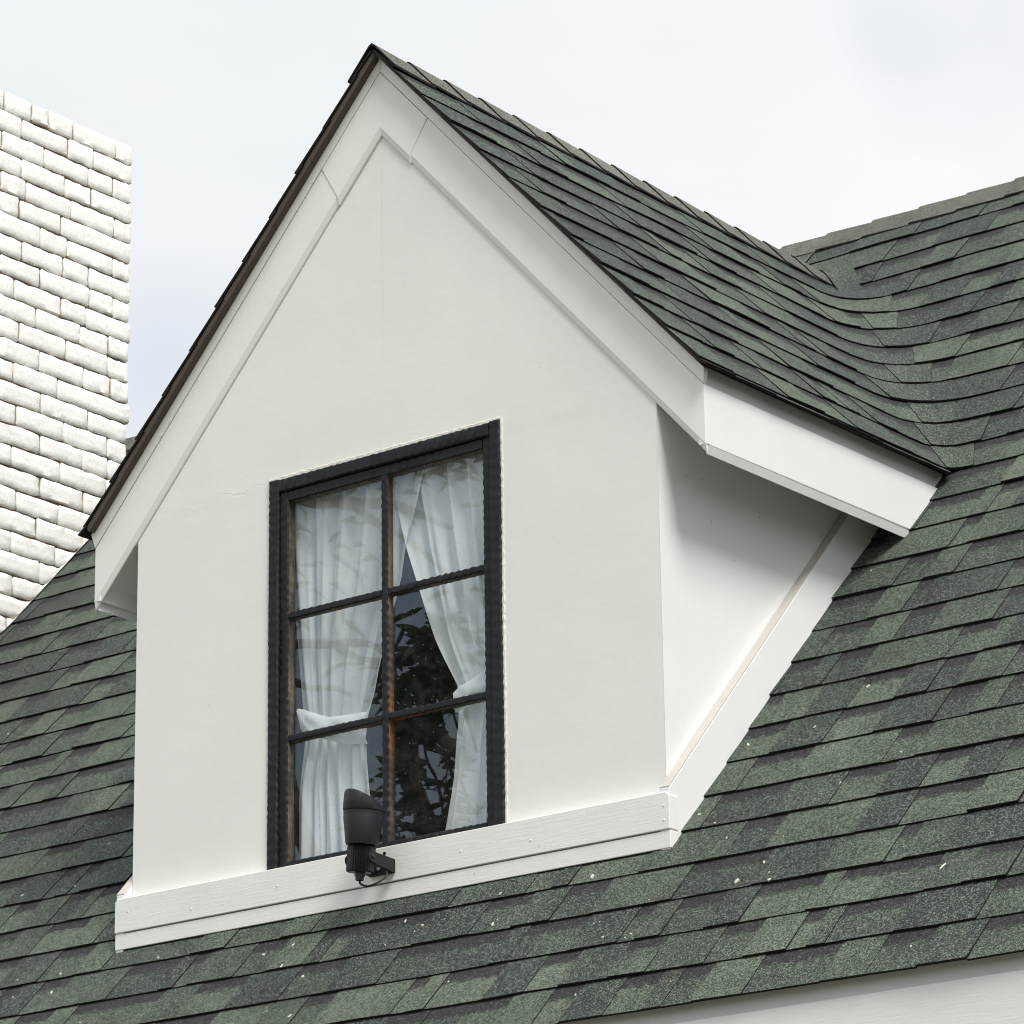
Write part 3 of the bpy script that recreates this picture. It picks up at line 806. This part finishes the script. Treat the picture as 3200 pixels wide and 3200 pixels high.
curtain('curtain', [(.525, 1.2), (.532, 1.17), (.545, 1.02), (.553, .83), (.578, .60), (.590, .44), (.572, .25), (.574, .09), (.574, -.03)],
        [(1.10, 1.25), (1.048, 1.068), (1.006, .937), (.989, .852), (.907, .638), (.872, .533), (.837, .462), (.826, .418), (.838, .358), (.850, .28), (.858, .216), (.868, .09), (.872, -.03)],
        1.24, -.03, .43, 5.5, 'white curtain tied back on the left side of the window', 3,
        ([(.570, .530), (.620, .508), (.70, .482), (.77, .472), (.842, .470)], [(.592, .452), (.640, .428), (.70, .405), (.77, .388), (.846, .372)]), False)
curtain('curtain', [(1.41, 1.25), (1.41, .5), (1.40, -.03)],
        [(.948, 1.25), (.953, 1.192), (.979, 1.083), (1.018, .935), (1.063, .805), (1.118, .639), (1.178, .490), (1.180, .44), (1.182, .383), (1.166, .225), (1.152, .161), (1.131, .074), (1.11, -.03)],
        1.24, -.03, .45, 4.5, 'white curtain tied back on the right side of the window', 9,
        ([(1.174, .474), (1.22, .488), (1.30, .520), (1.37, .545)], [(1.176, .412), (1.23, .424), (1.30, .452), (1.37, .475)]), True)

# ------------------------------------------------------------------ chimney
chim = empty('chimney', (-2.75, 1.7, 1.0), 'tall whitewashed brick chimney with rough deep-jointed bricks left of the dormer', 'chimney')
CX0, CX1, CY0, CY1, CZT = -3.25, -2.305, .95, 2.345, 3.895
m = MB(); m.box(CX0+.03, CX1-.012, CY0+.03, CY1-.014, .75, CZT-.02); m.build('brick_core', M['mortar'], chim)
BH = .0868
more = MB()
def brick(face, a0, a1, z0, z1, seed, proud=0, trim=None):
    """rough rounded brick; face 'x': on the +x side, runs in y from a0 to a1; 'y': on the -y side, runs in x"""
    rn = random.Random(seed); D_ = .10
    na, nzz, ndp = 9, 5, 3; vs = []; ed = []; idx = {}
    la, lz = a1-a0, z1-z0
    def P(i, j, k):
        key = (i, j, k)
        if key in idx: return idx[key]
        a = i/na; z = j/nzz; d = k/ndp
        # concentrate rows near the borders
        sm = lambda t: .5-.5*math.cos(math.pi*t)
        eg = lambda lo, L_, q_, n_: lo if q_ == 0 else lo+L_ if q_ == n_ else lo+.0062+(L_-.0124)*(q_-1)/(n_-2)
        A = eg(a0, la, i, na); Z = eg(z0, lz, j, nzz); Dp = (0, D_*.6, D_-.006, D_)[k]
        r = .0062
        da = min(A-a0, a1-A); dz = min(Z-z0, z1-Z)
        # round the front rim and the corners
        fa = max(0, r-da)/r; fz = max(0, r-dz)/r; q = min(1.0, math.hypot(fa, fz))
        back = 0
        if k == ndp: back = r*.9*(1-math.sqrt(max(0, 1-q*q)))
        ca = (fa*fz)*.0045
        A += (ca if A < (a0+a1)/2 else -ca); Z += (ca if Z < (z0+z1)/2 else -ca)
        X_ = Dp-back
        nv = Vector((A*1.0, Z*1.3, X_))*21+Vector((seed*1.7, 0, 0))
        n1 = noise.noise(nv); n2 = noise.noise(nv*2.6)
        X_ += (n1*.0032+n2*.0030)*(1 if k == ndp else .2)
        A += noise.noise(nv+Vector((9, 3, 1)))*.0045*(1 if (i in (0, na)) else .3); Z += (noise.noise(nv+Vector((2, 8, 5)))*.0055+noise.noise(nv*2.3+Vector((5, 5, 5)))*.003)*(1 if (j in (0, nzz)) else .3)
        if trim and Z < trim(A): Z = trim(A)
        p = (CX1-D_+X_+proud, A, Z) if face == 'x' else (A, CY0+D_-X_-proud, Z)
        idx[key] = len(vs); vs.append(p); ed.append(0.0 if (k == ndp and q < .65) else min(1.0, .22+.5*(1-d)+(.35 if (k < ndp) else 0))); return idx[key]
    fs = []
    for i in range(na):
        for j in range(nzz): fs.append((P(i, j, ndp), P(i+1, j, ndp), P(i+1, j+1, ndp), P(i, j+1, ndp)))
        for k in range(ndp):
            fs.append((P(i, 0, k), P(i+1, 0, k), P(i+1, 0, k+1), P(i, 0, k+1))); fs.append((P(i, nzz, k), P(i, nzz, k+1), P(i+1, nzz, k+1), P(i+1, nzz, k)))
    for j in range(nzz):
        for k in range(ndp):
            fs.append((P(0, j, k), P(0, j, k+1), P(0, j+1, k+1), P(0, j+1, k))); fs.append((P(na, j, k), P(na, j+1, k), P(na, j+1, k+1), P(na, j, k+1)))
    if seed >= 298:
        more.add(vs, fs, 0, edge=ed); return
    m = MB(); m.add(vs, fs, 0, edge=ed); return m.build('brick', M['brick'], chim, auto=50)
ZC = [3.898-BH*i for i in range(40)]
rn = random.Random(5); bn = 0
# vertical joints (y) of the first rows as in the photograph, the rest continue the same irregular bond
JO = [[1.35, 1.60, 1.75, 1.84, 1.99, 2.24], [1.46, 1.71, 1.97, 2.11], [1.34, 1.59, 1.84, 2.08, 2.23], [1.46, 1.71, 1.96, 2.11], [1.34, 1.59, 1.74, 1.99, 2.24], [1.45, 1.71, 1.95],
      [1.32, 1.57, 1.82, 1.98, 2.23], [1.46, 1.71, 1.96, 2.10], [1.34, 1.60, 1.84, 2.10, 2.24], [1.45, 1.70, 1.96, 2.09], [1.33, 1.57, 1.80, 2.06, 2.23]]
for r_ in range(36):
    zt_, zb_ = ZC[r_], ZC[r_+1]
    jo = list(JO[r_]) if r_ < len(JO) else ([1.34, 1.60, 1.84, 2.09, 2.24] if r_ % 4 == 0 else [1.45, 1.70, 1.95, 2.00, 2.22][:3]+([2.22] if rn.random() < .5 else []) if r_ % 4 == 1 else [1.36, 1.61, 1.86, 2.11] if r_ % 4 == 2 else [1.47, 1.72, 1.97, 2.22])
    jo = [j+rn.uniform(-.012, .012) for j in jo]
    edges = [CY0+.098, 1.19+rn.uniform(-.02, .02)+.1*(r_ % 2)]+jo+[CY1+rn.uniform(-.006, .010)]
    tilt = rn.uniform(-.003, .003)
    for a, b in zip(edges, edges[1:]):
        roofz = lambda yy: ZA+TA*yy+.020
        if zt_ < roofz(a)+.012: continue
        g = .0008+abs(rn.gauss(0, .0014)); g2 = .0012+abs(rn.gauss(0, .0012))
        brick('x', a+g, b-g, zb_+g2+rn.uniform(-.001, .002), zt_-g2+rn.uniform(-.0025, .0015), bn, rn.uniform(-.0015, .0035), roofz if zb_ < roofz(b) else None); bn += 1
for r_ in range(36):            # front face of the stack, beyond the left edge of the picture
    zt_, zb_ = ZC[r_], ZC[r_+1]
    ee = [CX1-.001, CX1-(.28 if r_ % 2 else .15)]
    while ee[-1] > CX0+.16: ee.append(max(CX0, ee[-1]-.28))
    for b, a in zip(ee, ee[1:]):
        if b-a > .02:
            brick('y', a+.002, b-(.002 if b < CX1-.01 else .002), zb_+.002, zt_-.002, bn, .004, None); bn += 1
if more.v: o = more.build('brick_course', M['brick'], chim, auto=50); o['kind'] = 'stuff'

# ------------------------------------------------------------------ floodlight on the base board
fl = empty('floodlight', (1.03, -.04, -.057), 'small black ribbed floodlight on a bracket below the window', 'floodlight')
# lamp axis: from tail up to the hood
T0 = Vector((1.023, -.140, -.078)); AX = Vector((.105, -.02, .99)).normalized()
ea = AX.cross(Vector((0, 1, 0))).normalized(); eb = AX.cross(ea)
def ring(h, r, seg=40, cut=None, fin=0, fd=0):
    out = []
    for k in range(seg):
        an = 2*math.pi*k/seg; d_ = ea*math.cos(an)+eb*math.sin(an); rr_ = r
        if fin and (k % 2): rr_ = r-fd
        hh = h
        if cut: hh = h+cut(d_)
        out.append(T0+AX*hh+d_*rr_)
    return out
def lathe(rings, mat, name, seg, capb=True, capt=True, auto=35):
    m = MB(); v = [p for r in rings for p in r]; f = []
    for i in range(len(rings)-1):
        for k in range(seg):
            k2 = (k+1) % seg; f.append((i*seg+k, i*seg+k2, (i+1)*seg+k2, (i+1)*seg+k))
    if capb: f.append(tuple(range(seg))[::-1])
    if capt: f.append(tuple((len(rings)-1)*seg+k for k in range(seg)))
    m.add(v, f); return m.build(name, mat, fl, auto=auto)
sg_ = 48
# head: outer shell with oblique hood; the cut falls away to the right / towards the wall
cutdir = Vector((.30, .95, 0)).normalized()
def hood(d_): return -.045*max(-1, d_.dot(cutdir))
H0, H1, H2 = .068, .178, .222
out_r = [ring(H0, .0455, sg_), ring(H0+.004, .047, sg_), ring(.147, .0585, sg_), ring(.149, .0578, sg_), ring(.164, .0592, sg_)]
lathe(out_r+[ring(.164, .054, sg_), ring(.10, .047, sg_)], M['lamp'], 'lamp_head', sg_)
hr = [ring(.1655, .0592, sg_), ring(.1685, .0612, sg_)]
def hood_ring(t, r):
    out = []
    for k in range(sg_):
        an = 2*math.pi*k/sg_; d_ = ea*math.cos(an)+eb*math.sin(an)
        top = max(.1715, .194-.030*d_.dot(cutdir))
        out.append(T0+AX*(.1685+(top-.1685)*t)+d_*r)
    return out
hs = hr+[hood_ring(.5, .0608), hood_ring(.93, .0598), hood_ring(1.0, .0575), hood_ring(1.0, .0560), hood_ring(.1, .0565)]
lathe(hs, M['lamp'], 'hood', sg_, True, False)
lathe([ring(.1635, .0535, sg_), ring(.1665, .0535, sg_)], mat_plain('lamp_lens', (.25, .28, .30), .08, .6, 5, .1), 'lens', sg_)
# heat sink with fins
fs_ = 64
lathe([ring(-.010, .036, fs_, None, 1, .006), ring(-.007, .040, fs_, None, 1, .006), ring(.062, .041, fs_, None, 1, .006), ring(.0675, .038, fs_, None, 1, .006)], M['lamp_fin'], 'heat_sink', fs_, auto=20)
lathe([ring(-.034, .009, 16), ring(-.032, .012, 16), ring(-.022, .0125, 16), ring(-.021, .0155, 16), ring(-.0105, .0155, 16)], M['lamp_fin'], 'cable_gland', 16)
# U bracket: plate on the board, two arms to the pivots
PV = T0+AX*.030
plate_z = -.0575
m = MB()
zmid = PV.z
xl, xr = PV.x-.044, PV.x+.041
for xa in (xl-.0035, xr):
    # arm tapers from the rounded pivot end to the plate
    pts = []
    for a in range(-90, 91, 20):
        an = R(a); pts.append((PV.y-.016*math.cos(an), PV.z+.016*math.sin(an)))
    pts = pts+[(-.0415, plate_z+.018), (-.0415, plate_z-.022)]
    m.prism(pts, 0, xa, xa+.0035)
m.box(xl-.0035, xr+.0035, -.0455, -.0418, plate_z-.022, plate_z+.018)
m.build('bracket', M['lamp'], fl, bevel=.0008)
for xa, s_ in ((xr+.0035, 1), (xl-.0035, -1)):
    m = MB(); m.tube([(xa, PV.y, PV.z), (xa+s_*.0035, PV.y, PV.z), (xa+s_*.005, PV.y, PV.z)], [.0065, .0065, .004], 14); m.build('pivot_screw', M['lamp_fin'], fl)
m = MB(); m.tube([(xr-.001, PV.y, PV.z), (PV.x+.036, PV.y, PV.z)], .006, 12); m.tube([(xl+.001, PV.y, PV.z), (PV.x-.036, PV.y, PV.z)], .006, 12); m.build('pivot_pin', M['lamp_fin'], fl)
m = MB(); m.tube([(1.012, -.0455, -.060), (1.012, -.049, -.060)], .005, 12); m.tube([(.985, -.0455, -.060), (.985, -.049, -.060)], .004, 12); m.build('plate_screw', M['steel'], fl)
# cable loops from the gland back to the board
m = MB(); g0 = T0-AX*.034; pts = []
ctl = [g0, g0+Vector((.003, .004, -.009)), g0+Vector((.018, .016, -.014)), g0+Vector((.040, .034, -.004)), g0+Vector((.052, .060, .020)), Vector((1.040, -.060, -.055)), Vector((1.030, -.0415, -.050))]
def catmull(P, n=8):
    out = []; P = [P[0]]+P+[P[-1]]
    for i in range(1, len(P)-2):
        for k in range(n):
            t = k/n; a, b, c, d = P[i-1], P[i], P[i+1], P[i+2]
            out.append(.5*((2*b)+(-a+c)*t+(2*a-5*b+4*c-d)*t*t+(-a+3*b-3*c+d)*t**3))
    out.append(P[-2]); return out
m.tube(catmull(ctl), .0032, 8); m.build('cable', M['cable'], fl, smooth=True)
m = MB()
for (x_, z_) in ((2.018, -.035), (2.018, -.075), (.02, -.04), (.62, -.05), (1.56, -.06), (1.31, -.052), (.28, -.07)):
    m.tube([(x_, -.0398, z_), (x_, -.0412, z_), (x_, -.0417, z_)], [.0032, .0030, .0015], 8)
o = m.build('nail_head', M['trim'], dormer)
# old screw hole in the board above the bracket
m = MB(); cc = [(1.030+.0048*math.cos(t)*(1+.25*math.sin(3*t)), -.018+.0085*math.sin(t)*(1+.2*math.cos(2*t))) for t in [i*math.pi/7 for i in range(14)]]
m.prism(cc, 1, -.0412, -.0402); m.build('screw_hole', M['butt'], dormer)

# ------------------------------------------------------------------ paint and bird spots on the shingles
m = MB(); rs = random.Random(21)
def splat(x, y, a, b, ang, off=.0135):
    n = Vector((0, -SM, CM)); c = Vector((x, y, ZA+TA*y)); ex = Vector((1, 0, 0)); ey = Vector((0, CM, SM))
    k = 11; top = []; bot = []; ph = rs.random()*6
    for i in range(k):
        t = 2*math.pi*i/k; r = 1+.35*math.sin(2*t+ph)+.2*rs.uniform(-1, 1)
        u, w = a*r*math.cos(t), b*r*math.sin(t); u, w = u*math.cos(ang)-w*math.sin(ang), u*math.sin(ang)+w*math.cos(ang)
        v_ = (y*1.4566-.033)/.1655; fr = v_-math.floor(v_)
        o_ = off-.0095*fr
        top.append(c+ex*u+ey*w+n*(o_+.0015)); bot.append(c+ex*u*1.05+ey*w*1.05+n*(o_-.004))
    v = top+bot; f = [tuple(range(k))]+[(i, i+k, (i+1) % k+k, (i+1) % k) for i in range(k)]
    m.add(v, f)
SP = [(2240,2570),(2275,2612),(2382,2587),(2454,2610),(2391,2687),(2409,2722),(2308,2749),(2410,2747),(2343,2323),(2717,2138),(2725,1777),(2610,1865),(2340,2320),(2190,2540),
      (1560,2870),(1545,2885),(1300,2905),(1325,2885),(1857,2735),(1878,2874),(1860,2880),(1960,2928),(1978,2915),(1890,2925),(1405,3060),(1270,2870),(1210,2950),(1690,3186),
      (920,2946),(828,2977),(887,3017),(950,3045),(1102,2785),(75,2795),(240,2765),(345,2631),(145,2695),(60,3060),(165,3095),(45,3110),(255,3190),(910,3170),(500,2990),(30,2290),(195,3040),(2035,2810),(1570,2790),(2550,2265),(2630,2440),(2950,2700),(2850,2950),(2100,3060)]
YAW, PIT, ROL = 0.6616976, 0.3145431, -0.0144061
def roofpt(u, v):
    r = S.camera.matrix_world.to_3x3() @ Vector(((u-1600)/12179.88, -(v-1600)/12179.88, -1)); C = S.camera.matrix_world.translation
    t = (ZA+TA*C.y-C.z+.012)/(r.z-TA*r.y); return C+r*t
for (u, v) in SP:
    p = roofpt(u, v)
    if p.y < YE+.02: continue
    s_ = rs.choice((.0014, .002, .0028, .0042)); splat(p.x, p.y, s_, s_*rs.uniform(.8, 2.4), rs.uniform(-.5, .2))
for _ in range(6):
    x_ = rs.uniform(-.6, 3.3); y_ = rs.uniform(-.5, -.05) if x_ < 2.05 else rs.uniform(-.5, .5); s_ = rs.uniform(.0010, .0020); splat(x_, y_, s_, s_*1.5, 0)
o = m.build('bird_droppings', M['splat'], roof); o['kind'] = 'stuff'

# ------------------------------------------------------------------ ground and the tree mirrored in the panes
m = MB(); m.add([(-600, -600, -4.2), (600, -600, -4.2), (600, 600, -4.2), (-600, 600, -4.2)], [(0, 1, 2, 3)])
g = m.build('ground', M['ground'], None, fix=False); g['kind'] = 'structure'
tree = empty('tree', (-3.3, -5.2, -4.2), 'leafy tree mirrored in the dormer window panes', 'tree')
def br(ctl, r0, r1, name='branch', n=6):
    P = catmull([Vector(p) for p in ctl], n); k = len(P); mm = MB(); mm.tube(P, [r0+(r1-r0)*i/(k-1) for i in range(k)], 8); mm.build(name, M['bark'], tree, smooth=True); return P
br([(-3.3, -5.3, -4.2), (-3.25, -5.4, -2.4), (-3.4, -5.5, -.6), (-3.2, -5.35, .9), (-3.05, -5.2, 1.6)], .13, .075, 'trunk')
br([(-3.25, -5.35, .6), (-3.9, -5.3, 1.6), (-4.1, -5.1, 2.6), (-3.95, -5, 3.35), (-3.61, -5, 3.31), (-3.45, -5, 3.26), (-3.31, -5, 3.23), (-3.16, -5, 3.19), (-3.01, -5, 3.12), (-2.80, -5, 3.00)], .06, .014)
br([(-3.61, -5, 3.31), (-3.46, -5.02, 3.26), (-3.34, -5, 3.19), (-3.22, -5, 3.10), (-3.12, -5, 3.02), (-3.03, -5, 2.96), (-2.94, -5, 2.89), (-2.80, -5, 2.76)], .022, .013)
br([(-4.08, -5.1, 2.4), (-3.90, -5, 2.62), (-3.77, -5, 2.62), (-3.64, -5, 2.60), (-3.49, -5, 2.57), (-3.36, -5, 2.55), (-3.23, -5, 2.51), (-3.05, -5, 2.46)], .03, .013)
br([(-3.60, -5, 2.595), (-3.52, -5, 2.565), (-3.45, -5, 2.52), (-3.35, -5, 2.47), (-3.22, -5, 2.44)], .02, .012)
br([(-4.0, -5.05, 2.3), (-3.85, -5, 2.46), (-3.77, -5, 2.44), (-3.68, -5, 2.39), (-3.53, -5, 2.36), (-3.42, -5, 2.31)], .025, .012)
br([(-3.60, -5.0, 2.42), (-3.5, -5.0, 2.47), (-3.35, -5.0, 2.45)], .012, .010)
P_ = br([(-3.05, -5.2, 1.55), (-3.12, -5.05, 1.9), (-3.06, -5, 2.14), (-2.92, -5, 2.04), (-2.76, -5, 1.90)], .05, .034)
stems = []
for i, (x_, z_, h_) in enumerate([(-3.14, 1.5, .42), (-3.06, 1.52, .50), (-2.98, 1.5, .56), (-2.90, 1.48, .44), (-2.83, 1.45, .40), (-3.02, 2.0, .30), (-2.94, 2.05, .42), (-2.86, 1.95, .40), (-3.10, 2.08, .34), (-2.80, 2.2, .3), (-3.0, 2.2, .32), (-2.9, 2.3, .25)]):
    rr_ = random.Random(100+i); tx = x_+rr_.uniform(-.06, .06)
    stems.append(br([(x_+.02, -5.15, z_-.25), (x_, -5.05, z_), ((x_+tx)/2, -5, z_+h_*.5), (tx, -5, z_+h_)], .007, .003))
lf = MB(); rl = random.Random(77)
def leaf(p, dr, ln, wd, droop):
    dr = dr.normalized(); side = dr.cross(Vector((rl.uniform(-.3, .3), -1, rl.uniform(-.3, .3)))).normalized(); up = side.cross(dr); vs = []
    for i, (t, w) in enumerate(((0, .12), (.25, .85), (.5, 1), (.75, .7), (1, .05))):
        c = p+dr*ln*t+Vector((0, 0, -1))*droop*ln*t*t
        for s_ in (-1, 0, 1): vs.append(c+side*s_*w*wd/2+up*(-.12*wd if s_ == 0 else 0))
    lf.add(vs, [(i*3+k, i*3+k+1, i*3+4+k, i*3+3+k) for i in range(4) for k in range(2)])
for st in stems:
    k0 = len(st)//3
    for q in st[k0:]:
        for _ in range(2): an = rl.uniform(0, 6.28); leaf(q, Vector((math.cos(an), .5*math.sin(an), rl.uniform(.1, .8))), rl.uniform(.09, .14), rl.uniform(.028, .038), rl.uniform(.2, .8))
    for _ in range(7): an = rl.uniform(0, 6.28); leaf(st[-1], Vector((math.cos(an), .5*math.sin(an), rl.uniform(.1, 1))), rl.uniform(.10, .15), rl.uniform(.028, .040), rl.uniform(.2, .7))
def clump(c, rad, n, ln=.10):
    for _ in range(n):
        q = Vector(c)+Vector((rl.gauss(0, rad), rl.gauss(0, rad*.8), rl.gauss(0, rad*.8))); an = rl.uniform(0, 6.28)
        leaf(q, Vector((math.cos(an), math.sin(an), rl.uniform(-.4, .8))), ln*rl.uniform(.7, 1.3), ln*.27, rl.uniform(.1, .8))
clump((-3.42, -5.0, 3.34), .05, 26); clump((-3.80, -5.0, 3.46), .06, 30); clump((-2.83, -5, 3.32), .08, 60)
clump((-3.02, -5.0, 2.34), .10, 50, .14); clump((-2.85, -5.0, 2.42), .09, 42, .14); clump((-3.16, -5, 2.26), .05, 40); clump((-3.0, -5.3, 1.1), .3, 160, .12); clump((-3.30, -5.1, 1.75), .10, 40)
clump((-4.3, -5.2, 3.2), .35, 240, .12); clump((-2.3, -5.4, 2.6), .35, 260, .12); clump((-3.5, -5.2, 4.9), .35, 260, .13)
br([(-3.2, -5.35, .9), (-2.7, -5.45, 1.7), (-2.35, -5.4, 2.6)], .05, .02); br([(-3.95, -5.0, 3.35), (-3.9, -5.1, 4.1), (-3.6, -5.2, 4.9)], .03, .012)
o = lf.build('foliage', M['leaf'], tree, fix=False); o['kind'] = 'stuff'
print('TRIS', sum(len(o.data.polygons)*2 for o in S.objects if o.type == 'MESH'), 'OBJ', len(S.objects), 'BR', bn)
